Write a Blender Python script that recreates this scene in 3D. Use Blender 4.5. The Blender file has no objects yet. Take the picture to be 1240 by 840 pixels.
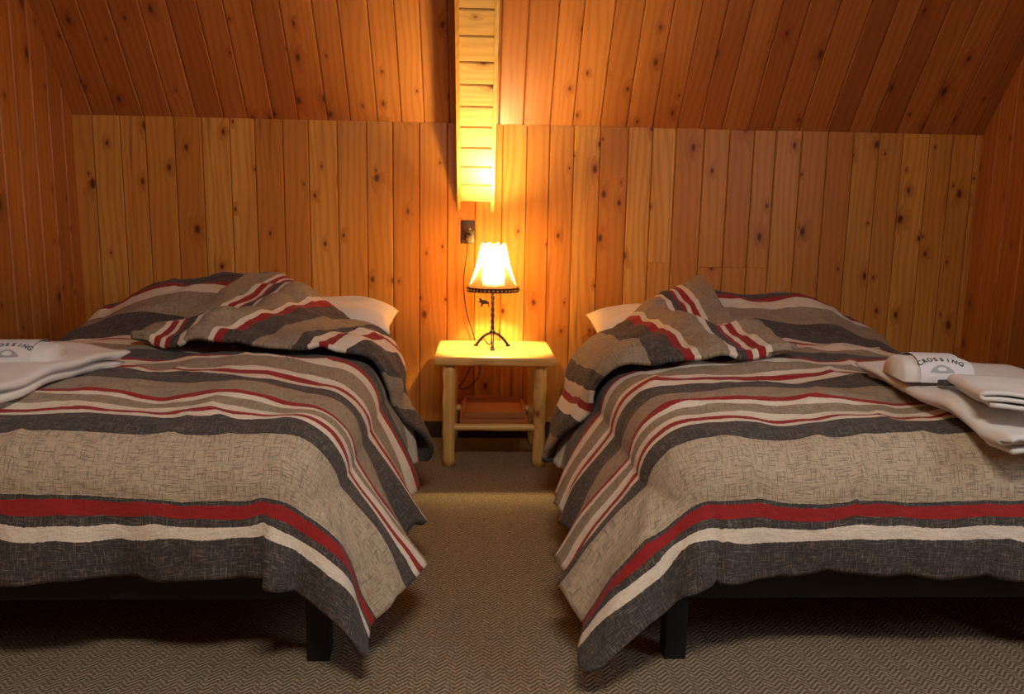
import bpy, bmesh, math, random
from mathutils import Vector, Matrix, noise
random.seed(7)
S=bpy.context.scene
col=S.collection
H=1.157; PITCH=9.0; ROLL=1.0; YAW=2.5; CX=-.165
WY=4.15; XL=-2.21; XR=2.48; KNEE=1.65; SL=math.radians(54); CZ=2.95; YB=-1.9
FOOT=1.87; L=2.05; W=1.45

# ---------------- helpers ----------------
def link(o,parent=None):
    col.objects.link(o)
    if parent: o.parent=parent
    return o
def empty(name,loc=(0,0,0)):
    e=bpy.data.objects.new(name,None); e.location=loc; e.empty_display_size=.1; col.objects.link(e); return e
def mesh_obj(name,verts,faces,mat=None,parent=None,smooth=False):
    me=bpy.data.meshes.new(name); me.from_pydata([tuple(v) for v in verts],[],faces); me.update()
    if mat: me.materials.append(mat)
    if smooth:
        for p in me.polygons: p.use_smooth=True
    return link(bpy.data.objects.new(name,me),parent)
def bm_obj(name,bm,mat,parent=None,smooth=True):
    me=bpy.data.meshes.new(name); bm.to_mesh(me); bm.free()
    for m in (mat if isinstance(mat,list) else [mat]): me.materials.append(m)
    if smooth:
        for p in me.polygons: p.use_smooth=True
    return link(bpy.data.objects.new(name,me),parent)
def rbox(name,lo,hi,mat,bev=.01,seg=3,parent=None,rot=None):
    bm=bmesh.new(); bmesh.ops.create_cube(bm,size=1)
    c=[(lo[i]+hi[i])/2 for i in range(3)]; d=[hi[i]-lo[i] for i in range(3)]
    for v in bm.verts: v.co=Vector((v.co.x*d[0],v.co.y*d[1],v.co.z*d[2]))
    if bev>0: bmesh.ops.bevel(bm,geom=bm.edges[:],offset=bev,segments=seg,affect='EDGES',profile=.5)
    M=Matrix.Translation(c)
    if rot is not None: M=M@rot
    bmesh.ops.transform(bm,matrix=M,verts=bm.verts[:])
    return bm_obj(name,bm,mat,parent,smooth=bev>0 and seg>1)
def tube(name,pts,rad,mat,parent=None,seg=12,wob=0,taper=None):
    n=len(pts); P=[Vector(p) for p in pts]; verts=[];faces=[]
    up=Vector((0,0,1))
    for i,p in enumerate(P):
        t=(P[min(i+1,n-1)]-P[max(i-1,0)]).normalized()
        if abs(t.dot(up))>.95: ref=Vector((1,0,0))
        else: ref=up
        a=t.cross(ref).normalized(); b=t.cross(a).normalized()
        r=rad*(taper[i] if taper else 1)
        for k in range(seg):
            an=2*math.pi*k/seg
            rr=r*(1+wob*noise.noise(Vector((math.cos(an)*1.2,math.sin(an)*1.2,i*.35))+p*7))
            verts.append(p+a*math.cos(an)*rr+b*math.sin(an)*rr)
    for i in range(n-1):
        for k in range(seg):
            k2=(k+1)%seg
            faces.append((i*seg+k,i*seg+k2,(i+1)*seg+k2,(i+1)*seg+k))
    faces.append(tuple(range(seg))[::-1]); faces.append(tuple((n-1)*seg+k for k in range(seg)))
    return mesh_obj(name,verts,faces,mat,parent,True)
def line(a,b,n): 
    a=Vector(a);b=Vector(b); return [a.lerp(b,i/(n-1)) for i in range(n)]
def join(objs,name):
    bpy.ops.object.select_all(action='DESELECT')
    for o in objs: o.select_set(True)
    bpy.context.view_layer.objects.active=objs[0]
    bpy.ops.object.join(); o=bpy.context.view_layer.objects.active; o.name=name; o.data.name=name; return o
def smooth(x,a,b):
    t=max(0,min(1,(x-a)/(b-a))); return t*t*(3-2*t)

# ---------------- node helper ----------------
class NT:
    def __init__(s,name):
        s.m=bpy.data.materials.new(name); s.m.use_nodes=True; s.t=s.m.node_tree; s.t.nodes.clear()
        s.out=s.n('ShaderNodeOutputMaterial'); s.b=s.n('ShaderNodeBsdfPrincipled'); s.l(s.b.outputs[0],s.out.inputs[0])
    def n(s,t,**k):
        x=s.t.nodes.new(t)
        for a,b in k.items(): setattr(x,a,b)
        return x
    def l(s,a,b): s.t.links.new(a,b)
    def put(s,v,i):
        if isinstance(v,bpy.types.NodeSocket): s.l(v,i)
        else: i.default_value=v
    def math(s,op,a,b=0,c=0):
        x=s.n('ShaderNodeMath',operation=op)
        s.put(a,x.inputs[0]); s.put(b,x.inputs[1]); s.put(c,x.inputs[2]); return x.outputs[0]
    def vmul(s,a,v):
        x=s.n('ShaderNodeVectorMath',operation='MULTIPLY'); s.put(a,x.inputs[0]); s.put(v,x.inputs[1]); return x.outputs[0]
    def vadd(s,a,v):
        x=s.n('ShaderNodeVectorMath',operation='ADD'); s.put(a,x.inputs[0]); s.put(v,x.inputs[1]); return x.outputs[0]
    def noise(s,v,scale=1,detail=3,rough=.5):
        x=s.n('ShaderNodeTexNoise'); s.put(v,x.inputs['Vector']); x.inputs['Scale'].default_value=scale
        x.inputs['Detail'].default_value=detail; x.inputs['Roughness'].default_value=rough; return x.outputs[0]
    def mr(s,v,a,b,c=0,d=1,it='SMOOTHSTEP'):
        x=s.n('ShaderNodeMapRange',interpolation_type=it); s.put(v,x.inputs[0])
        if a>b and it=='SMOOTHSTEP': a,b,c,d=b,a,d,c
        for i,q in enumerate((a,b,c,d)): x.inputs[i+1].default_value=q
        return x.outputs[0]
    def mix(s,f,a,b,bt='MIX'):
        x=s.n('ShaderNodeMix',data_type='RGBA',blend_type=bt); s.put(f,x.inputs[0])
        s.put(a if not isinstance(a,tuple) else (*a,1)[:4],x.inputs[6]); s.put(b if not isinstance(b,tuple) else (*b,1)[:4],x.inputs[7]); return x.outputs[2]
    def sep(s,v):
        x=s.n('ShaderNodeSeparateXYZ'); s.put(v,x.inputs[0]); return x.outputs
    def comb(s,a,b,c=0.0):
        x=s.n('ShaderNodeCombineXYZ'); s.put(a,x.inputs[0]); s.put(b,x.inputs[1]); s.put(c,x.inputs[2]); return x.outputs[0]
    def bump(s,h,st=.3,d=.01):
        x=s.n('ShaderNodeBump'); x.inputs['Strength'].default_value=st; x.inputs['Distance'].default_value=d
        s.put(h,x.inputs['Height']); s.l(x.outputs[0],s.b.inputs['Normal'])

def wood(name,c1,c2,c3,knot,rough=.38,knots=True):
    """knotty pine. UV in metres (u across, v along); attribute brd = per-board random"""
    N=NT(name)
    uv=N.n('ShaderNodeUVMap').outputs[0]; at=N.n('ShaderNodeAttribute',attribute_name='brd').outputs['Color']
    r=N.sep(at)
    off=N.vmul(at,(37.0,53.0,0.0))
    p=N.vadd(uv,off)
    warp=N.noise(N.vmul(p,(4,.8,1)),1,2)
    kp=N.vmul(p,(7.6,4.3,1))
    wob=N.noise(N.vmul(p,(60,50,1)),1,1)
    vor=N.n('ShaderNodeTexVoronoi',feature='F1',voronoi_dimensions='2D'); N.l(kp,vor.inputs['Vector']); vor.inputs['Scale'].default_value=1
    dist=vor.outputs['Distance']; vc=N.sep(vor.outputs['Color'])
    pres=N.math('GREATER_THAN',vc[0],.46 if knots else 2.0)
    size=N.math('MULTIPLY_ADD',N.math('POWER',vc[1],2.0),.090,.038)
    kd=N.math('MULTIPLY',N.math('DIVIDE',dist,size),N.math('MULTIPLY_ADD',wob,.7,.65))
    km=N.math('MULTIPLY',N.mr(kd,1.25,.70),pres)
    core=N.math('MULTIPLY',N.mr(kd,.75,.3),pres)
    halo=N.math('MULTIPLY',N.mr(kd,4.2,.8),pres)
    ux=N.sep(p)[0]
    ph=N.math('ADD',N.math('MULTIPLY',ux,170.0),N.math('MULTIPLY',warp,30.0))
    ph=N.math('ADD',ph,N.math('MULTIPLY',halo,6.0))
    ring=N.math('POWER',N.math('MULTIPLY_ADD',N.math('SINE',ph),.5,.5),2.0)
    fib=N.noise(N.vmul(p,(240,5,1)),1,2,.6)
    big=N.noise(N.vmul(p,(7,.9,1)),1,2)
    base=N.mix(r[0],c1,c2)
    base=N.mix(N.math('MULTIPLY',N.mr(big,.35,.72),.75),base,c3)
    g=N.math('MULTIPLY',ring,.26)
    g=N.math('ADD',g,N.math('MULTIPLY',N.mr(fib,.3,.75),.18))
    dk=(c3[0]*.55,c3[1]*.36,c3[2]*.25)
    base=N.mix(g,base,dk)
    base=N.mix(N.math('MULTIPLY',halo,.45),base,dk)
    base=N.mix(N.math('MULTIPLY',km,.88),base,tuple(min(1,x*1.9) for x in knot))
    base=N.mix(N.math('MULTIPLY',core,.8),base,tuple(x*.6 for x in knot))
    st=N.math('MULTIPLY',N.mr(N.noise(N.vmul(p,(26,1.2,1)),1,2),.60,.74),N.math('GREATER_THAN',r[1],.70))
    base=N.mix(N.math('MULTIPLY',st,.6),base,(.16,.045,.02))
    N.l(base,N.b.inputs['Base Color'])
    N.b.inputs['Roughness'].default_value=rough; N.b.inputs['Specular IOR Level'].default_value=.35
    N.bump(N.math('SUBTRACT',fib,N.math('MULTIPLY',km,.6)),.10,.002)
    return N.m
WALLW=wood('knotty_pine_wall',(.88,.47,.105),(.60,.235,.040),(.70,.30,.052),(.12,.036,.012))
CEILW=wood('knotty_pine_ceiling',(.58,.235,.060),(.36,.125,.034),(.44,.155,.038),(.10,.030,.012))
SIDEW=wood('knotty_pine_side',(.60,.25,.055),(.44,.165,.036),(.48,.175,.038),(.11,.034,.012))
SLATW=wood('pine_slat',(.80,.52,.19),(.70,.43,.14),(.72,.44,.15),(.22,.09,.03))
TABW=wood('pine_table',(.86,.58,.21),(.78,.49,.16),(.80,.50,.17),(.25,.10,.04),.32)
SHELFW=wood('stained_shelf_board',(.46,.17,.06),(.40,.14,.045),(.42,.15,.05),(.08,.03,.01),.4,False)

def simple(name,c,rough=.6,metal=0,noise_s=0,noise_a=.15,bump=0):
    N=NT(name)
    if noise_s:
        tc=N.n('ShaderNodeTexCoord').outputs['Object']; nn=N.noise(tc,noise_s,4)
        N.l(N.mix(nn,tuple(x*(1-noise_a) for x in c),tuple(min(1,x*(1+noise_a)) for x in c)),N.b.inputs['Base Color'])
        if bump: N.bump(nn,bump,.004)
    else: N.b.inputs['Base Color'].default_value=(*c,1)
    N.b.inputs['Roughness'].default_value=rough; N.b.inputs['Metallic'].default_value=metal
    return N.m
BLACK=simple('black_frame',(.008,.009,.011),.6,0,30,.3)
GROOVE=simple('board_groove',(.045,.014,.004),.9,0,30,.3)
IRON=simple('wrought_iron',(.02,.014,.01),.42,.6,90,.5,.3)
BROWNP=simple('brown_plastic',(.035,.014,.008),.3,0,20,.2)
DARK=simple('dark_slot',(.004,.003,.003),.5,0,20,.2)
CORD=simple('cord_brown',(.015,.009,.006),.5,0,20,.2)
SHEET=simple('white_sheet',(.90,.88,.84),.85,0,14,.04,.25)
LEATH=simple('leather_brown',(.05,.02,.01),.6,0,70,.4,.3)
BRASS=simple('antique_brass',(.55,.34,.12),.35,.9,60,.2)
PAPER=simple('paper_band',(.74,.73,.73),.7,0,50,.03)
INK=simple('ink',(.06,.06,.065),.6,0,50,.1)
GREYM=simple('grey_print',(.38,.39,.40),.6,0,50,.1)
TRIMM=simple('dark_base',(.04,.015,.006),.6,0,20,.3)

def terry():
    N=NT('terry_cloth'); tc=N.n('ShaderNodeTexCoord').outputs['Object']
    n=N.noise(tc,420,3,.7); n2=N.noise(tc,18,3)
    N.l(N.mix(n2,(.76,.73,.69),(.86,.84,.81)),N.b.inputs['Base Color']); N.b.inputs['Roughness'].default_value=.95
    N.bump(N.math('ADD',n,N.math('MULTIPLY',n2,1.2)),.5,.004); return N.m
TERRY=terry()

def carpet():
    N=NT('herringbone_carpet'); o=N.n('ShaderNodeTexCoord').outputs['Object']; x,y,_=N.sep(o)
    jit=N.math('MULTIPLY',N.math('SUBTRACT',N.noise(o,110,2),.5),.013)
    tri=N.math('PINGPONG',N.math('ADD',x,jit),.024)
    f=N.math('FRACT',N.math('DIVIDE',N.math('ADD',N.math('ADD',y,jit),tri),.0165))
    m=N.mr(N.math('ABSOLUTE',N.math('SUBTRACT',f,.5)),.10,.40)
    nn=N.noise(o,230,3,.7); bl=N.noise(o,2.5,3); sp=N.noise(o,120,2,.8)
    c=N.mix(m,(.17,.130,.084),(.50,.405,.275))
    c=N.mix(N.mr(nn,.38,.75),c,(.24,.19,.125))
    c=N.mix(N.math('MULTIPLY',N.mr(sp,.52,.68),.6),c,(.10,.078,.052))
    c=N.mix(N.math('MULTIPLY',bl,.2),c,(.16,.12,.08))
    N.l(c,N.b.inputs['Base Color']); N.b.inputs['Roughness'].default_value=.97; N.b.inputs['Specular IOR Level'].default_value=.1
    N.bump(N.math('ADD',m,nn),.6,.006); return N.m
CARPET=carpet()

TA=(.40,.315,.215); CH=(.058,.051,.049); RE=(.36,.024,.024); CR=(.86,.77,.63); BE=(.56,.455,.32)
def fabric(name,stops,lo,hi):
    N=NT(name); uv=N.n('ShaderNodeUVMap').outputs[0]
    u,v,_=N.sep(uv)
    vj=N.math('ADD',v,N.math('MULTIPLY',N.math('SUBTRACT',N.noise(N.vmul(uv,(120,14,1)),1,2),.5),.005))
    t=N.mr(vj,lo,hi,0,1,'LINEAR')
    cr=N.n('ShaderNodeValToRGB'); cr.color_ramp.interpolation='CONSTANT'; N.l(t,cr.inputs[0])
    e=cr.color_ramp.elements
    e[0].position=0; e[0].color=(*stops[0][1],1)
    e.remove(e[1])
    for p,c in stops[1:]:
        x=e.new((p-lo)/(hi-lo)); x.color=(*c,1)
    c=cr.outputs[0]
    t1=N.noise(N.vmul(uv,(24,360,1)),1,2,.75); t2=N.noise(N.vmul(uv,(360,24,1)),1,2,.75)
    th=N.math('MAXIMUM',N.mr(t1,.52,.66),N.mr(t2,.52,.66))
    th2=N.math('MAXIMUM',N.mr(t1,.47,.32),N.mr(t2,.47,.32))
    s_=N.sep(c); br=s_[0]; gr=s_[1]
    ismid=N.math('MULTIPLY',N.mr(gr,.18,.24),N.mr(gr,.62,.54))
    isch=N.mr(br,.13,.09)
    dark=N.mix(N.math('MULTIPLY',th,N.math('MULTIPLY_ADD',ismid,.50,.10)),c,(.085,.070,.060))
    res=N.mix(N.math('MULTIPLY',N.math('MULTIPLY',th2,isch),.62),dark,(.30,.25,.20))
    N.l(res,N.b.inputs['Base Color'])
    N.b.inputs['Roughness'].default_value=.88; N.b.inputs['Specular IOR Level'].default_value=.2
    N.b.inputs['Sheen Weight'].default_value=.1
    w=N.noise(N.vmul(uv,(6,9,1)),1,4,.55)
    N.bump(N.math('ADD',N.math('MULTIPLY',w,1.0),N.math('MULTIPLY',th,.04)),.6,.035)
    return N.m
STR=[(-.5,CH),(-.188,CR),(-.156,CH),(-.138,RE),(-.105,CH),(-.088,BE),(.07,CH),(.165,CR),(.188,RE),(.203,CR),(.235,TA),(.285,CR),(.305,RE),(.322,TA),(.43,CH),(.56,CR),(.60,RE),(.63,CR),(.66,TA),(.78,CR),(.84,RE),(.87,CH),(1.0,TA),(1.12,CR),(1.22,RE),(1.26,CR),(1.32,CH),(1.5,TA),(1.64,CR),(1.72,RE),(1.76,CH),(1.90,TA)]
FAB=fabric('striped_fabric',STR,-.5,2.3)
FST=[(0,TA),(.10,CR),(.125,RE),(.15,CR),(.17,RE),(.195,CH),(.23,CR),(.26,TA),(.36,CR),(.38,RE),(.415,CH),(.52,TA),(.65,CH),(.70,CR),(.73,RE),(.76,CR),(.80,CH),(.90,TA),(.98,CH)]
FABF=fabric('striped_fabric_turned',FST,0,1.4)

# ---------------- room ----------------
def boards(name,org,ux,ul,nrm,width,lenf,mat,bw=(.115,.150),seed=1,splits=None,groove=.005):
    rnd=random.Random(seed); org=Vector(org);ux=Vector(ux);ul=Vector(ul);nrm=Vector(nrm)
    V=[];F=[];UV=[];C=[];MI=[]
    x=0
    while x<width-1e-6:
        w=min(rnd.uniform(*bw),width-x)
        if width-x-w<.03: w=width-x
        Ln=lenf(x+w/2) if callable(lenf) else lenf
        segs=[(0,Ln)]
        if splits:
            for (a,b,z) in splits:
                if a<=x+w/2<=b: segs=[(0,z),(z,Ln)]
        for (l0,l1) in segs:
            c=(rnd.random(),rnd.random(),rnd.random())
            g=groove; prof=[(0,-g),(.0012,-g),(g*.9+.0012,0),(w-g*.9-.0012,0),(w-.0012,-g),(w,-g)]
            b0=len(V); np_=len(prof)
            e=g*.6 if len(segs)>1 else 0
            rows=[(l0,-e),(l0+e,0),(l1-e,0),(l1,-e)] if e else [(l0,0),(l1,0)]
            for (ll,dz) in rows:
                for (px,pz) in prof:
                    V.append(org+ux*(x+px)+ul*ll+nrm*min(pz,dz))
            for r in range(len(rows)-1):
                for k in range(np_-1):
                    i=b0+r*np_+k
                    F.append((i,i+1,i+np_+1,i+np_)); MI.append(1 if k in(0,np_-2) else 0)
                    q=[(prof[k][0],rows[r][0]),(prof[k+1][0],rows[r][0]),(prof[k+1][0],rows[r+1][0]),(prof[k][0],rows[r+1][0])]
                    UV+=q; C+=[c]*4
        x+=w
    me=bpy.data.meshes.new(name); me.from_pydata([tuple(v) for v in V],[],F)
    me.color_attributes.new('brd','FLOAT_COLOR','CORNER'); me.uv_layers.new(name='UVMap')
    ca=me.color_attributes['brd']
    for i in range(len(UV)): ca.data[i].color=(*C[i],1)
    uvl=me.uv_layers['UVMap']
    for i in range(len(UV)): uvl.data[i].uv=UV[i]
    me.materials.append(mat); me.materials.append(GROOVE)
    for p,mi in zip(me.polygons,MI): p.material_index=mi
    me.update()
    return link(bpy.data.objects.new(name,me))
def woodify(o,axis_u=0,axis_v=2,seed=0):
    me=o.data; rnd=random.Random(seed); c=(rnd.random(),rnd.random()*.6,rnd.random())
    me.color_attributes.new('brd','FLOAT_COLOR','CORNER')
    if not me.uv_layers: me.uv_layers.new(name='UVMap')
    ca=me.color_attributes['brd']
    for i in range(len(me.loops)): ca.data[i].color=(*c,1)
    uvl=me.uv_layers[0]
    oth=3-axis_u-axis_v
    for lp in me.loops:
        co=me.vertices[lp.vertex_index].co
        uvl.data[lp.index].uv=(co[axis_u]+co[oth]*.9,co[axis_v])
RW=XR-XL; XE=XL-.03; RE_=RW+.06
boards('wall_back',(XE,WY,0),(1,0,0),(0,0,1),(0,-1,0),RE_,KNEE+.004,WALLW,seed=3,splits=[(2.22+.80,2.22+.93,.96),(2.22+1.08,2.22+1.42,.94)])
sdir=(0,-math.cos(SL),math.sin(SL)); snrm=Vector((0,-math.sin(SL),-math.cos(SL)))
SLEN=(CZ-KNEE)/math.sin(SL)
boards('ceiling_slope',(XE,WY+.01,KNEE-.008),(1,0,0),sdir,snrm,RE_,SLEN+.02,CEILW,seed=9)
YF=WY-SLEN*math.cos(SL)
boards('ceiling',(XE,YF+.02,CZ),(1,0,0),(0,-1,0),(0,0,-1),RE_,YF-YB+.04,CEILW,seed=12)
def gl(d0):
    def f(x):
        y=WY-x
        return min(CZ+.05,KNEE+(WY-y+.08)*math.tan(SL))
    return f
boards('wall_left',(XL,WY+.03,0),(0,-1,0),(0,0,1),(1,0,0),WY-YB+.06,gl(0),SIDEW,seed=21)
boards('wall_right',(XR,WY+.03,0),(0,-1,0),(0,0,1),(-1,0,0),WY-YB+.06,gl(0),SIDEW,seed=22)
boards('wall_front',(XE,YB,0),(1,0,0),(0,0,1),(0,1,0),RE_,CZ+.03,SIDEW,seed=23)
rbox('floor',(XL-.05,YB-.05,-.06),(XR+.05,WY+.05,0),CARPET,0)
rbox('baseboard_back',(XL+.002,WY-.016,0),(XR-.002,WY-.001,.09),TRIMM,.003,1)

# boxed beam
BX=-.185; BWD=.19; bs=Vector(sdir); bz=1.24
beam=empty('boxed_rafter_beam',(0,0,0))
so=Vector((BX-BWD/2+.015,WY,bz))
sl=boards('slats',so+bs*.02,bs,(1,0,0),(0,-math.sin(SL),-math.cos(SL)),SLEN+.22,BWD-.03,SLATW,bw=(.105,.12),seed=31,groove=.006); sl.parent=beam
for k,(x0,x1) in enumerate(((BX-BWD/2,BX-BWD/2+.018),(BX+BWD/2-.018,BX+BWD/2))):
    nn=-snrm
    ln=SLEN+.5
    p0=Vector((0,WY-.002,bz-.03)); p1=p0+bs*ln; p2=p1+nn*.32; p3=Vector((0,WY-.002,KNEE+.03))
    vs=[]
    for x in (x0,x1):
        for p in (p0,p1,p2,p3): vs.append((x,p.y,min(p.z,CZ+.05)))
    o=mesh_obj('side_board_%d'%(k+1),vs,[(0,1,2,3),(7,6,5,4),(0,4,5,1),(1,5,6,2),(2,6,7,3),(3,7,4,0)],SLATW if k else WALLW,beam)
    woodify(o,1,2,40+k)

# ---------------- drape function ----------------
R=.15; Z0=.615
BH=(.190,.165)
def topH(a,v,bed):
    e=min(a,W-a)/.40; pf=.055*smooth(e,0,1)*smooth(v,0,.5)
    wv=.7*noise.noise(Vector((a*1.7+bed*9,v*1.7,3)))+.9*noise.noise(Vector((a*3.6+bed*5,v*4.4,8)))
    bump=BH[bed]*smooth(v,L-.78,L-.18)*(1-.25*smooth(v,L-.10,L+.02))
    bump*= (.18+.82*smooth(a,.08,.62))*(.40+.60*smooth(W-a,.02,.40))
    return pf+wv*.026+bump
def drape(a,v,bed,h=0.0):
    ca=min(max(a,R),W-R); cv=max(v,R); oa=a-ca; ov=v-cv; r=math.hypot(oa,ov)
    if r>.62 and oa!=0 and ov!=0:
        k=(.62+(r-.62)*.25)/r; oa*=k; ov*=k; r*=k
    zt=Z0+topH(ca,cv,bed)
    if r<1e-7: return Vector((a,v,zt+h))
    da,dv=oa/r,ov/r
    if r<math.pi*R/2:
        out=R*math.sin(r/R); dn=R*(1-math.cos(r/R)); nz=math.cos(r/R); no=math.sin(r/R)
        e=0
    else:
        e=r-math.pi*R/2
        corner=abs(da*dv)*2
        near=1-smooth(v,.2,1.4)
        fl=.10+.22*abs(da)+(.08 if bed==0 else .34)*abs(da)*near+.06*corner
        rp=0
        k=1 if oa<0 else 2
        if corner>0:
            ph=math.atan2(abs(dv),abs(da))
            rp=corner**.5*.12*e*math.sin(ph*9.0+bed*1.3)
        q=v if abs(da)>abs(dv) else a
        am=.28 if bed==0 else .20
        rp+=(1-corner)*min(e,.3)*am*(noise.noise(Vector((q*3.8,bed*7+k*3,e*1.2)))*1.6)
        rp+=(1-corner)*min(e,.3)*.12*noise.noise(Vector((q*9,bed*7+k*3,e*2.2)))
        out=R+fl*e+rp+.018*math.sin(min(1,e/.28)*math.pi); dn=R+e*.95; nz=.0; no=1
    z=zt-dn
    hang=smooth(r,0,.45)
    z-= hang*(zt-Z0-.0)*.7
    x=ca+da*out; y=cv+dv*out
    z+=h*nz
    x+=da*h*no; y+=dv*h*no
    if z<.03: 
        x+=da*(.03-z)*.6; y+=dv*(.03-z)*.6; z=.03+.004*math.sin(a*40)
    return Vector((x,y,z))

def wr(a,v,bed):
    p=Vector((a*4.4+bed*20,v*6.5,bed))
    q=noise.noise(Vector((a*3+bed,v*3,5)))
    n1=noise.fractal(p,1.0,2.0,3)
    rid=(1-abs(noise.noise(Vector((a*2.6+v*1.4+bed*4,v*4.3-a*1.2,2.2)))))**5
    rid2=(1-abs(noise.noise(Vector((a*5.1-v*2.4+bed*4,v*3.6+a*2.2,7.2)))))**7
    return n1*.012+rid*.017*smooth(q,-.2,.3)+rid2*.011*smooth(-q,-.1,.3)

def build_bed(idx,xin,sgn,A,C,B,bulge,sag):
    def tow(p): return Vector((xin+sgn*p.x,FOOT+p.y,p.z))
    bed=empty('bed')
    x0,x1=sorted((xin+sgn*.03,xin+sgn*(W-.03)))
    fr=[]
    fz0,fz1=.185,.275
    fr.append(rbox('r',(x0,FOOT+.05,fz0),(x1,FOOT+.085,fz1),BLACK,.006,2))
    fr.append(rbox('r',(x0,FOOT+L-.04,fz0),(x1,FOOT+L-.005,fz1),BLACK,.006,2))
    fr.append(rbox('r',(x0,FOOT+.05,fz0),(x0+.035,FOOT+L-.005,fz1),BLACK,.006,2))
    fr.append(rbox('r',(x1-.035,FOOT+.05,fz0),(x1,FOOT+L-.005,fz1),BLACK,.006,2))
    fr.append(rbox('r',((x0+x1)/2-.02,FOOT+.06,fz0),((x0+x1)/2+.02,FOOT+L-.02,fz1-.02),BLACK,.004,2))
    fr.append(rbox('r',(x0+.01,FOOT+.06,fz1-.02),(x1-.01,FOOT+L-.01,fz1-.003),BLACK,.003,1))
    for lx in ((x0+.03,x1-.29) if sgn>0 else (x0+.29,x1-.06)):
        for ly in (FOOT+.07,FOOT+L/2,FOOT+L-.14):
            fr.append(rbox('r',(lx,ly,0),(lx+.060,ly+.060,fz0+.03),BLACK,.005,2))
    f=join(fr,'frame'); f.parent=bed
    m=rbox('mattress',(x0+.0,FOOT+.04,fz1),(x1,FOOT+L,.545),SHEET,.055,6,bed)
    V=[];F=[];UV=[];MI=[]
    na,nv=170,220
    a0,a1=-.38,W+.36; v0=-.285
    def hemv(a): return v0+.014*noise.noise(Vector((a*3,idx*4,1)))
    def vmax(a):
        t=(a-B[0])/(A[0]-B[0]); return B[1]+(A[1]-B[1])*t-sag*math.sin(math.pi*min(1,max(0,t)))
    for i in range(na+1):
        a=a0+(a1-a0)*i/na
        vm=vmax(a) if a<A[0] else A[1]+(L-.005-A[1])*smooth(a,A[0],A[0]+.15)
        for j in range(nv+1):
            v=hemv(a)+(vm-hemv(a))*j/nv
            p=drape(a,v,idx); p.z+=wr(a,v,idx)
            V.append(tow(p)); UV.append((a,v))
    for i in range(na):
        for j in range(nv):
            q=i*(nv+1)+j; f4=(q,q+1,q+nv+2,q+nv+1)
            F.append(f4 if sgn<0 else f4[::-1]); MI.append(0)
    ns,nt=130,90; b=len(V)
    Av=Vector((A[0],A[1]));Bv=Vector((B[0],B[1]));Cv=Vector((C[0],C[1]))
    d=(Cv-Av).normalized(); nrm=Vector((-d.y,d.x)); 
    if (Bv-Av).dot(nrm)<0: nrm=-nrm
    for i in range(ns+1):
        s=i/ns; Fp=Av.lerp(Bv,s); Fp.y-=sag*math.sin(math.pi*(1-s))
        for j in range(nt+1):
            t=j/nt*.985
            P=Fp.lerp(Cv,t)
            P.y-=bulge*math.sin(math.pi*t)*s**2.5
            dist=(P-Fp).length
            h=.060*smooth(dist,-.01,.09)**.6+.030*math.sin(math.pi*min(1,t))*(1-abs(2*s-1)**2)
            h+=.036*noise.noise(Vector((P.x*4.0,P.y*4.0,idx+20)))*smooth(dist,0,.1)
            h+=.014*noise.noise(Vector((P.x*9.0,P.y*9.0,idx+30)))*smooth(dist,0,.1)
            rr=(P-Av).dot(nrm)
            h+=.028*math.exp(-((rr-.30)/.06)**2)*smooth(dist,0,.15)-.014*math.exp(-((rr-.16)/.05)**2)*smooth(dist,0,.15)
            h-=.022*smooth(s,.93,1.0)*smooth(t,.05,.2)
            over=.034*math.sin(math.pi*min(1,dist/.09)) if dist<.09 else 0
            dirf=(Fp-Cv).normalized() if (Fp-Cv).length>1e-6 else Vector((0,0))
            Q=P+dirf*over*.9
            Q.y+=.022*math.sin(s*9+idx)*t*(1-t)*2
            p=drape(Q.x,Q.y,idx,max(h,.012*smooth(dist,0,.05))); p.z+=wr(P.x,P.y,idx+5)*1.0
            V.append(tow(p)); UV.append(((P-Av).dot(d),abs((P-Av).dot(nrm))))
    for i in range(ns):
        for j in range(nt):
            q=b+i*(nt+1)+j; f4=(q,q+1,q+nt+2,q+nt+1)
            F.append(f4[::-1] if sgn<0 else f4); MI.append(1)
    me=bpy.data.meshes.new('comforter'); me.from_pydata([tuple(v) for v in V],[],F)
    uvl=me.uv_layers.new(name='UVMap')
    for lp in me.loops: uvl.data[lp.index].uv=UV[lp.vertex_index]
    me.materials.append(FAB); me.materials.append(FABF)
    for k,p in enumerate(me.polygons): p.material_index=MI[k]; p.use_smooth=True
    o=link(bpy.data.objects.new('striped_comforter',me))
    sm=o.modifiers.new('thick','SOLIDIFY'); sm.thickness=.018; sm.offset=0
    for (pa,pv) in ((.385 if sgn<0 else .42,L-.205),(1.04,L-.215)):
        n=36; V=[];F=[]
        hw,hd=(.345 if sgn<0 else .33),.205
        ht=(.098 if sgn<0 else .088) if pa<.5 else .085
        for sd in (1,-1):
            for i in range(n+1):
                for j in range(n+1):
                    x=-1+2*i/n; y=-1+2*j/n
                    prof=max(0,(1-abs(x)**3.2))**.55*max(0,(1-abs(y)**3.2))**.55
                    pin=1-.06*(1-abs(x)**2)*abs(y)**6-.0
                    pin2=1-.06*(1-abs(y)**2)*abs(x)**6
                    z=sd*ht*prof+.012*noise.noise(Vector((x*3+idx*4,y*3,sd+pa)))*prof
                    V.append(tow(Vector((pa+x*hw*pin2,pv+y*hd*pin,.556+ht+z+(y+1)*(.030 if pa<.5 else .008)))))
        o1=(n+1)*(n+1)
        for s2 in range(2):
            for i in range(n):
                for j in range(n):
                    q=s2*o1+i*(n+1)+j; f4=(q,q+1,q+n+2,q+n+1)
                    F.append(f4 if (s2==0)==(sgn<0) else f4[::-1])
        pl=mesh_obj('pillow',V,F,SHEET,None,True)
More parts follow.
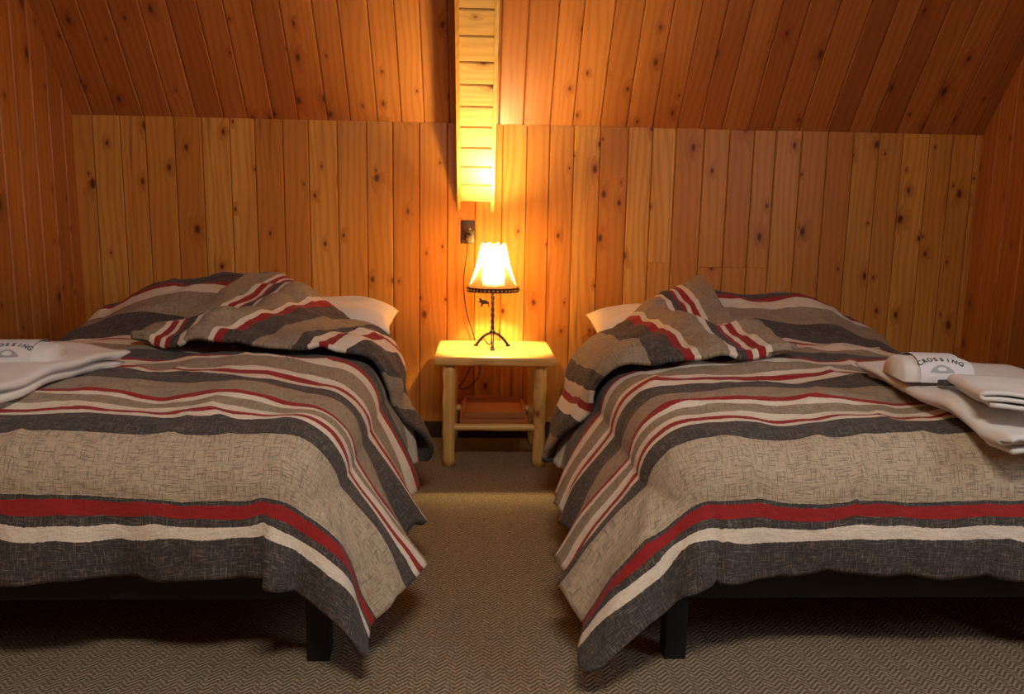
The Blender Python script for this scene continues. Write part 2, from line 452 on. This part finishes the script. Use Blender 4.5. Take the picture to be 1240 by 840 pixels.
        bm=bmesh.new(); bm.from_mesh(pl.data); bmesh.ops.remove_doubles(bm,verts=bm.verts[:],dist=.0005); bm.to_mesh(pl.data); bm.free()
    return tow
XI0=-.52; XI1=.285
towL=build_bed(0,XI0,-1,(.64,1.92),(.94,1.06),(-.38,1.27),.26,.05)
towR=build_bed(1,XI1,1,(.60,1.90),(.68,.82),(-.38,1.22),.20,.0)

# ---------------- nightstand ----------------
ns=empty('log_nightstand'); NX=-.085; y0,y1=3.60,4.10; TH=.54
t=rbox('tabletop',(NX-.285,y0-.015,TH-.045),(NX+.285,y1,TH),TABW,.012,3)
for v in t.data.vertices:
    if v.co.y<y0+.02: v.co.y+=.010*noise.noise(Vector((v.co.x*9,0,v.co.z*20)))
woodify(t,1,0,5); t.parent=ns
parts=[]
for lx in (NX-.215,NX+.215):
    for ly in (y0+.045,y1-.06):
        o=tube('leg_%d'%(len(parts)+1),line((lx*1.0,ly,0),(lx,ly,TH-.042),14),.030,TABW,ns,16,.25); woodify(o,0,2,len(parts)+60); parts.append(o)
for k,(a,b_) in enumerate((((NX-.215,y0+.045,.19),(NX+.215,y0+.045,.19)),((NX-.215,y1-.06,.19),(NX+.215,y1-.06,.19)))):
    o=tube('rung_%d'%(k+1),line(a,b_,12),.018,TABW,ns,12,.15); woodify(o,1,0,70+k)
for k,x in enumerate((NX-.215,NX+.215)):
    o=tube('side_rung_%d'%(k+1),line((x,y0+.045,.165),(x,y1-.06,.165),12),.017,TABW,ns,12,.15); woodify(o,0,1,75+k)
    o=tube('upper_rung_%d'%(k+1),line((x,y0+.045,.45),(x,y1-.06,.45),12),.017,TABW,ns,12,.15); woodify(o,0,1,85+k)
o=rbox('shelf_board',(NX-.165,y0+.05,.205),(NX+.165,y1-.03,.225),SHELFW,.004,2); woodify(o,1,0,80); o.parent=ns
tray=empty('wooden_tray')
bx0,bx1,by0,by1=NX-.150,NX+.150,y0+.075,y1-.10
for nm,lo,hi in (('tray_floor',(bx0,by0,.226),(bx1,by1,.234)),('side_front',(bx0,by0,.234),(bx1,by0+.010,.256)),('side_back',(bx0,by1-.010,.234),(bx1,by1,.262)),('side_left',(bx0,by0,.234),(bx0+.010,by1,.256)),('side_right',(bx1-.010,by0,.234),(bx1,by1,.256))):
    o=rbox(nm,lo,hi,SHELFW,.002,1); woodify(o,1,0,90); o.parent=tray

# ---------------- lamp ----------------
lamp=empty('table_lamp'); LX,LY=-.095,3.87
tz=TH
lp=[]
for an in (-90,30,150):
    a=math.radians(an); dx,dy=math.cos(a),math.sin(a)
    pts=[]
    for i in range(15):
        s=i/14
        rr=.012+.078*s; zz=tz+.062*(1-s**1.7)+.010
        if s>.93: zz+=.004
        pts.append((LX+dx*rr,LY+dy*rr,zz-.002))
    lp.append(tube('f',pts,.0068,IRON,None,10,.1))
    lp.append(rbox('f',(LX+dx*.093-.011,LY+dy*.093-.009,tz),(LX+dx*.093+.011,LY+dy*.093+.009,tz+.010),IRON,.003,2))
bm=bmesh.new(); bmesh.ops.create_uvsphere(bm,u_segments=16,v_segments=10,radius=.016); bmesh.ops.translate(bm,verts=bm.verts[:],vec=(LX,LY,tz+.075)); lp.append(bm_obj('f',bm,IRON))
V=[];F=[];n=60
for i in range(n+1):
    s=i/n; z=tz+.07+s*.30; tw=s*math.pi*5
    for k in range(4):
        an=tw+k*math.pi/2; V.append((LX+.0095*math.cos(an),LY+.0095*math.sin(an),z))
for i in range(n):
    for k in range(4): F.append((i*4+k,i*4+(k+1)%4,(i+1)*4+(k+1)%4,(i+1)*4+k))
lp.append(mesh_obj('f',V,F,IRON))
base=join(lp,'iron_base'); base.parent=lamp
zb,zt_=.825,1.052; rb,rt=.132,.062; NP=8
def shadep(an,s,off=0):
    r=rb+(rt-rb)*s; k=NP; 
    fa=((an+math.pi/k)%(2*math.pi/k))-math.pi/k
    fac=math.cos(math.pi/k)/math.cos(fa); r=r*(.55+.45*fac)
    r-=.007*math.sin(math.pi*s)
    zz=zb+(zt_-zb)*s + (.004*math.cos(an*NP)*-1 if s>.98 else 0)
    return Vector((LX+(r+off)*math.cos(an),LY+(r+off)*math.sin(an),zz))
N=NT('rawhide_shade'); tco=N.n('ShaderNodeUVMap').outputs[0]; uu,vv,_=N.sep(tco)
tri=N.math('ABSOLUTE',N.math('SUBTRACT',N.math('FRACT',N.math('ADD',uu,.5)),.5))
nz=N.noise(tco,5,3)
edge=N.math('MULTIPLY_ADD',N.math('SUBTRACT',nz,.5),.35,N.math('SUBTRACT',N.math('SUBTRACT',.66,vv),N.math('MULTIPLY',tri,1.1)))
alt=N.math('GREATER_THAN',N.math('FRACT',N.math('MULTIPLY',N.math('ADD',N.math('FLOOR',N.math('ADD',uu,.5)),.25),.5)),.3)
br=N.math('MULTIPLY',N.mr(edge,0,.08),alt)
low=N.mr(N.math('ADD',vv,N.math('MULTIPLY',nz,.1)),.24,.16)
br=N.math('MAXIMUM',br,low)
seam=N.mr(N.math('SUBTRACT',.5,tri),.055,.02)
mott=N.mr(N.noise(tco,9,4,.6),.35,.65)
cc=N.mix(br,(.60,.42,.20),(.10,.038,.013))
N.l(cc,N.b.inputs['Base Color']); N.b.inputs['Roughness'].default_value=.7
N.l(N.mix(br,(1.0,.70,.32),(.30,.10,.025)),N.b.inputs['Emission Color'])
es=N.math('MULTIPLY',N.math('MULTIPLY_ADD',mott,1.6,1.2),N.math('MULTIPLY_ADD',seam,-.80,1.0))
N.l(N.math('MULTIPLY',es,N.math('MULTIPLY_ADD',br,-.80,1.0)),N.b.inputs['Emission Strength'])
tr=N.n('ShaderNodeBsdfTranslucent'); N.l(cc,tr.inputs[0]); mx=N.n('ShaderNodeMixShader'); mx.inputs[0].default_value=.35
N.l(N.b.outputs[0],mx.inputs[1]); N.l(tr.outputs[0],mx.inputs[2]); N.l(mx.outputs[0],N.out.inputs[0])
SHADE=N.m
na,nh=96,16; V=[];F=[]
for j in range(nh+1):
    for i in range(na): V.append(shadep(2*math.pi*i/na,j/nh))
me=bpy.data.meshes.new('shade')
for j in range(nh):
    for i in range(na): F.append((j*na+i,j*na+(i+1)%na,(j+1)*na+(i+1)%na,(j+1)*na+i))
me.from_pydata([tuple(v) for v in V],[],F); uvl=me.uv_layers.new(name='UVMap')
for p in me.polygons:
    p.use_smooth=True
    i=p.index%na
    for li,(du,dv) in zip(p.loop_indices,((0,0),(1,0),(1,1),(0,1))):
        uvl.data[li].uv=((i+du)/na*NP+2,(p.index//na+dv)/nh)
me.materials.append(SHADE); link(bpy.data.objects.new('shade',me),lamp)
def ring(s,h,off,mat,nm):
    V=[];F=[];n=96
    for i in range(n):
        an=2*math.pi*i/n
        for (ds,o) in ((-h,off),(h,off),(h,-.002),(-h,-.002)):
            V.append(shadep(an,min(1,max(0,s)),o)+Vector((0,0,ds)))
    for i in range(n):
        j=(i+1)%n
        for k in range(4): F.append((i*4+k,j*4+k,j*4+(k+1)%4,i*4+(k+1)%4))
    return mesh_obj(nm,V,F,mat,lamp,False)
ring(.03,.011,.004,LEATH,'bottom_band'); 
ring(.985,.004,.003,SHEET,'top_band')
bm=bmesh.new()
for i in range(40):
    p=shadep(2*math.pi*i/40,.03,.005)
    bmesh.ops.create_uvsphere(bm,u_segments=8,v_segments=6,radius=.0048,matrix=Matrix.Translation(p))
bm_obj('studs',bm,BRASS,lamp)
lc=[]
for k in range(NP):
    an=2*math.pi*(k+.5)/NP
    for q in range(9):
        s=.12+q*.095
        a0=shadep(an-.10,s,.003); a1=shadep(an+.10,s+.04,.003); lc.append(tube('l',[a0,(a0+a1)/2+Vector((math.cos(an),math.sin(an),0))*.003,a1],.0016,SHEET,None,6))
j=join(lc,'lacing'); j.parent=lamp
tube('spider_1',[(LX-.062,LY,1.02),(LX,LY,1.02),(LX+.062,LY,1.02)],.002,BRASS,lamp,6)
tube('spider_2',[(LX,LY-.062,1.02),(LX,LY,1.02),(LX,LY+.062,1.02)],.002,BRASS,lamp,6)
tube('harp',[(LX+.012,LY,.87),(LX+.045,LY,.91),(LX+.045,LY,.98),(LX,LY,1.022),(LX-.045,LY,.98),(LX-.045,LY,.91),(LX-.012,LY,.87)],.002,BRASS,lamp,6)
tube('socket',[(LX,LY,.845),(LX,LY,.86),(LX,LY,.885)],.016,BRASS,lamp,14)
B_=NT('bulb_glow'); B_.b.inputs['Base Color'].default_value=(1,.9,.7,1); B_.b.inputs['Emission Color'].default_value=(1,.62,.25,1); B_.b.inputs['Emission Strength'].default_value=25
bm=bmesh.new(); bmesh.ops.create_uvsphere(bm,u_segments=16,v_segments=12,radius=.028); 
for v in bm.verts: v.co.z*=1.25 if v.co.z<0 else 1
bmesh.ops.translate(bm,verts=bm.verts[:],vec=(LX,LY,.925)); bm_obj('bulb',bm,B_.m,lamp)
tube('pull_chain',line((LX-.035,LY-.10,.835),(LX-.035,LY-.10,.79),8),.0016,BRASS,lamp,6,.5)
mo=[(-.022,0),(-.020,.016),(-.024,.020),(-.030,.018),(-.032,.023),(-.026,.030),(-.030,.036),(-.024,.040),(-.016,.034),(-.012,.030),(-.004,.032),(.012,.026),(.018,.022),(.020,0),(.015,0),(.013,.012),(.008,.014),(-.008,.013),(-.012,.010),(-.014,0),(-.017,0),(-.018,.008),(-.019,0)]
vs=[];n=len(mo)
for yy in (-.0015,.0015):
    for (x,z) in mo: vs.append((LX-.038+x,LY-.10+yy,.752+z*1.15))
fs=[tuple(range(n)),tuple(range(2*n-1,n-1,-1))]+[(i,(i+1)%n,n+(i+1)%n,n+i) for i in range(n)]
mesh_obj('moose_charm',vs,fs,LEATH,lamp)

# outlet
ot=empty('wall_outlet'); OX,OZ=-.225,1.105
rbox('plate',(OX-.037,WY-.008,OZ-.06),(OX+.037,WY-.0005,OZ+.06),BROWNP,.004,3,ot)
for k,dz in enumerate((-.027,.027)):
    rbox('socket_%d'%(k+1),(OX-.017,WY-.011,OZ+dz-.017),(OX+.017,WY-.007,OZ+dz+.017),BROWNP,.005,3,ot)
    for sx in (-.007,.007):
        rbox('slot_%d'%(k+1),(OX+sx-.0015,WY-.012,OZ+dz-.006),(OX+sx+.0015,WY-.0105,OZ+dz+.007),DARK,0,1,ot)
rbox('plug',(OX-.012,WY-.035,OZ-.045),(OX+.012,WY-.010,OZ-.012),BROWNP,.005,3,ot)
def smoothpath(P,n=8):
    P=[Vector(p) for p in P]; out=[]
    for i in range(len(P)-1):
        p0=P[max(i-1,0)];p1=P[i];p2=P[i+1];p3=P[min(i+2,len(P)-1)]
        for k in range(n):
            t=k/n; out.append(.5*((2*p1)+(-p0+p2)*t+(2*p0-5*p1+4*p2-p3)*t*t+(-p0+3*p1-3*p2+p3)*t**3))
    out.append(P[-1]); return out
cd=empty('power_cord')
tube('cord',smoothpath([(OX,WY-.03,OZ-.04),(OX-.005,WY-.04,OZ-.12),(OX-.02,WY-.03,.85),(OX-.005,WY-.03,.70),(OX+.03,WY-.028,.58),(OX+.05,WY-.03,.50),(OX+.03,WY-.03,.42),(OX-.01,WY-.05,.33),(OX-.04,WY-.06,.29),(OX+.0,WY-.05,.28),(OX+.06,WY-.04,.34),(OX+.075,WY-.035,.45),(OX+.08,WY-.035,.55),(LX-.03,LY+.14,TH+.008),(LX-.01,LY+.06,TH+.008),(LX,LY+.01,TH+.05)]),.003,CORD,cd,8)

# ---------------- towels ----------------
def folded(name,cx,cy,w,l,layers,th,z0,rotz,parent,seed=0,hf=None):
    prof=[]; step=th*1.12
    for k in range(layers):
        xs=[-1+2*i/16 for i in range(17)]
        if k%2: xs=xs[::-1]
        z=th/2+k*step
        ww=w/2*(1-.03*((k*7+seed)%3))-step/2
        for x in xs: prof.append((x*ww,z))
        if k<layers-1:
            sx=1 if k%2==0 else -1
            for q in range(1,5):
                an=-math.pi/2+math.pi*q/5
                prof.append((sx*(ww+step/2*math.cos(an)),z+step/2+step/2*math.sin(an)))
    ny=34; V=[];F=[]; n=len(prof); c,s=math.cos(rotz),math.sin(rotz)
    for j in range(ny+1):
        yy=-l/2+l*j/ny
        for (x,z) in prof:
            nx=noise.noise(Vector((x*6+seed,yy*6,z*30)))
            k=int(z/step)
            ed=(1-.03*((k*5+seed)%4)) 
            y2=yy*ed+.014*nx; x2=x+.011*noise.noise(Vector((yy*8,z*20,seed)))
            sk=.03*(k-1)*(.5 if seed%2 else -.5)
            X=cx+x2*c-y2*s+sk*yy; Y=cy+x2*s+y2*c
            hh=hf(X,Y) if hf else z0
            V.append((X,Y,hh+z+.006*nx+.009*(noise.noise(Vector((X*7,Y*7,seed)))+.5)))
    for j in range(ny):
        for i in range(n-1):
            q=j*n+i; F.append((q,q+1,q+n+1,q+n))
    o=mesh_obj(name,V,F,TERRY,parent,True)
    m=o.modifiers.new('s','SOLIDIFY'); m.thickness=th*.82; m.offset=0
    return o
def text_arc(word,size,rad,cx,cy,mat):
    obs=[]; n=len(word); 
    for i,ch in enumerate(word):
        an=(i-(n-1)/2)*size*.76/rad
        cu=bpy.data.curves.new('t','FONT'); cu.body=ch; cu.size=size; cu.align_x='CENTER'; cu.extrude=.0004; cu.offset=size*.014
        o=bpy.data.objects.new('t',cu); col.objects.link(o)
        o.location=(cx+rad*math.sin(an),cy+rad*math.cos(an)-rad,0); o.rotation_euler=(0,0,-an); obs.append(o)
    bpy.context.view_layer.update()
    bpy.ops.object.select_all(action='DESELECT')
    for o in obs: o.select_set(True)
    bpy.context.view_layer.objects.active=obs[0]; bpy.ops.object.convert(target='MESH'); bpy.ops.object.join()
    o=bpy.context.view_layer.objects.active; bpy.ops.object.transform_apply(location=True,rotation=True,scale=True)
    o.data.materials.clear(); o.data.materials.append(mat); return o
def banded_cloth(cx,cy,z0,rotz,w,l,h,words,parent):
    V=[];F=[];n=28;m=24
    def prof(t,pad=0):
        an=math.pi*t
        return (-(l/2+pad)*math.copysign(abs(math.cos(an))**.85,math.cos(an)),(h+pad)*abs(math.sin(an))**.85)
    T=[i/200 for i in range(201)]; P=[prof(t) for t in T]; D=[0]
    for i in range(200): D.append(D[-1]+math.hypot(P[i+1][0]-P[i][0],P[i+1][1]-P[i][1]))
    def t_at(s):
        for i in range(200):
            if D[i+1]>=s: return T[i]+(T[i+1]-T[i])*(s-D[i])/max(1e-9,D[i+1]-D[i])
        return 1
    M=Matrix.Translation((cx,cy,z0))@Matrix.Rotation(rotz,4,'Z')
    for j in range(m+1):
        x=-w/2+w*j/m; e=1-.16*abs(2*j/m-1)**4
        for i in range(n+1):
            y,z=prof(i/n); nn=.005*noise.noise(Vector((x*20,y*20,z*20)))
            V.append(M@Vector((x,y*e,z*e+nn)))
    for j in range(m):
        for i in range(n): q=j*(n+1)+i; F.append((q,q+n+1,q+n+2,q+1))
    F.append(tuple(range(n+1))); F.append(tuple(m*(n+1)+i for i in range(n,-1,-1)))
    mesh_obj('cloth',V,F,TERRY,parent,True)
    V=[];F=[]; bw=w*.60
    for x in (-bw/2,bw/2):
        for i in range(n+1):
            y,z=prof(i/n,.0050); V.append(M@Vector((x,y,z)))
    for i in range(n): F.append((i,n+1+i,n+2+i,i+1))
    mesh_obj('paper_band',V,F,PAPER,parent,True)
    def wrap(o):
        for v in o.data.vertices:
            t=t_at(.014+v.co.y); y,z=prof(t,.0060+v.co.z); v.co=M@Vector((v.co.x,y,z))
        o.parent=parent
    t=text_arc(words,.021,.10,0,.050,INK); t.name='lettering'; wrap(t)
    V=[];F=[];k=20
    for i in range(k+1):
        x=-.034+.068*i/k; e=1-(x/.034)**2
        V.append(Vector((x,.014+.022*e,0))); V.append(Vector((x,.014-.002*e,0)))
    for i in range(k): F.append((2*i,2*i+1,2*i+3,2*i+2))
    g=mesh_obj('mark',V,F,GREYM); wrap(g)

def surfz(sgn,xin,idx,X,Y):
    a=(X-xin)*sgn; v=Y-FOOT
    return drape(min(max(a,.0),W),max(v,0),idx).z+.012
def mxh(f,cx,cy,r=.2): return max(f(cx+dx,cy+dy) for dx in (-r,0,r) for dy in (-r,0,r))
tl=empty('folded_towel')
zL=lambda X,Y: surfz(-1,XI0,0,X,Y)
ax,ay=-1.60,FOOT+.34
folded('bath_towel',ax,ay,.46,.76,4,.014,0,-.24,tl,1,lambda X,Y:zL(X,Y)*.6+.4*mxh(zL,ax,ay,.15))
z1=mxh(zL,ax,ay,.12)+.050
banded_cloth(-1.50,FOOT+.44,z1,.10,.21,.16,.060,'CROSSING',tl)
tr_=empty('folded_towel')
zR=lambda X,Y: surfz(1,XI1,1,X,Y)
bx,by=1.36,FOOT+.26
folded('bath_towel',bx,by,.56,.66,3,.015,0,.10,tr_,2,lambda X,Y:zR(X,Y)*.6+.4*mxh(zR,bx,by,.15))
zt2=mxh(zR,bx,by,.15)+.044
banded_cloth(1.155,FOOT+.34,zt2,-.10,.20,.17,.065,'CROSSING',tr_)
folded('hand_towel',1.26,FOOT+.06,.30,.26,3,.012,zt2-.010,-.25,tr_,5)
rbox('soap_sachet',(1.12,FOOT+.205,zt2),(1.185,FOOT+.235,zt2+.014),INK,.005,3,tr_)

# ---------------- lights ----------------
def area(name,loc,rot,size,sy,e,c,parent=None):
    d=bpy.data.lights.new(name,'AREA'); d.shape='RECTANGLE'; d.size=size; d.size_y=sy; d.energy=e; d.color=c
    o=bpy.data.objects.new(name,d); o.location=loc; o.rotation_euler=rot; link(o,parent); return o
pd=bpy.data.lights.new('bulb_light','POINT'); pd.energy=105; pd.color=(1,.70,.27); pd.shadow_soft_size=.035
po=bpy.data.objects.new('bulb_light',pd); po.location=(LX,LY,.965); link(po,lamp)
cl=empty('added_fill')  # added fill overhead, out of view, to brighten beds and walls
rbox('fill_housing',(-.40,-.20,CZ-.07),(.40,.40,CZ-.002),PAPER,.02,3,cl)  # unseen box added only to house the fill
area('added_fill_panel',(0,.10,CZ-.08),(math.radians(13),0,0),.8,.5,80,(1,.90,.77),cl)
wn=empty('assumed_window_1')  # assumed window, out of view, inferred from cool light on towels and bed
for k,(lo,hi) in enumerate((((XR-.03,.2,1.1),(XR-.001,.27,2.2)),((XR-.03,1.13,1.1),(XR-.001,1.2,2.2)),((XR-.03,.27,1.1),(XR-.001,1.13,1.17)),((XR-.03,.27,2.13),(XR-.001,1.13,2.2)))):
    rbox('frame_%d'%(k+1),lo,hi,TRIMM,.005,2,wn)  # bars of the assumed window, set around the added light
rbox('assumed_pane',(XR-.012,.27,1.17),(XR-.004,1.13,2.13),PAPER,0,1,wn)  # opaque sheet with no opening, belongs to the assumed window
area('assumed_daylight_fill',(XR-.035,.7,1.65),(0,math.radians(90),0),.92,.84,18,(.80,.88,1),wn)  # added cool fill, standing in for assumed daylight

w=bpy.data.worlds.new('World'); S.world=w; w.use_nodes=True; w.node_tree.nodes['Background'].inputs[0].default_value=(.4,.45,.6,1); w.node_tree.nodes['Background'].inputs[1].default_value=.02

# ---------------- camera ----------------
cam=bpy.data.cameras.new('Camera'); cam.sensor_width=36; cam.lens=950/1240*36; cam.clip_start=.05
co=bpy.data.objects.new('Camera',cam); col.objects.link(co)
co.matrix_world=Matrix.Translation((CX,0,H))@Matrix.Rotation(math.radians(-YAW),4,'Z')@Matrix.Rotation(math.radians(90-PITCH),4,'X')@Matrix.Rotation(math.radians(ROLL),4,'Z')
S.camera=co
S.view_settings.view_transform='Standard'; S.view_settings.look='None'; S.view_settings.exposure=0
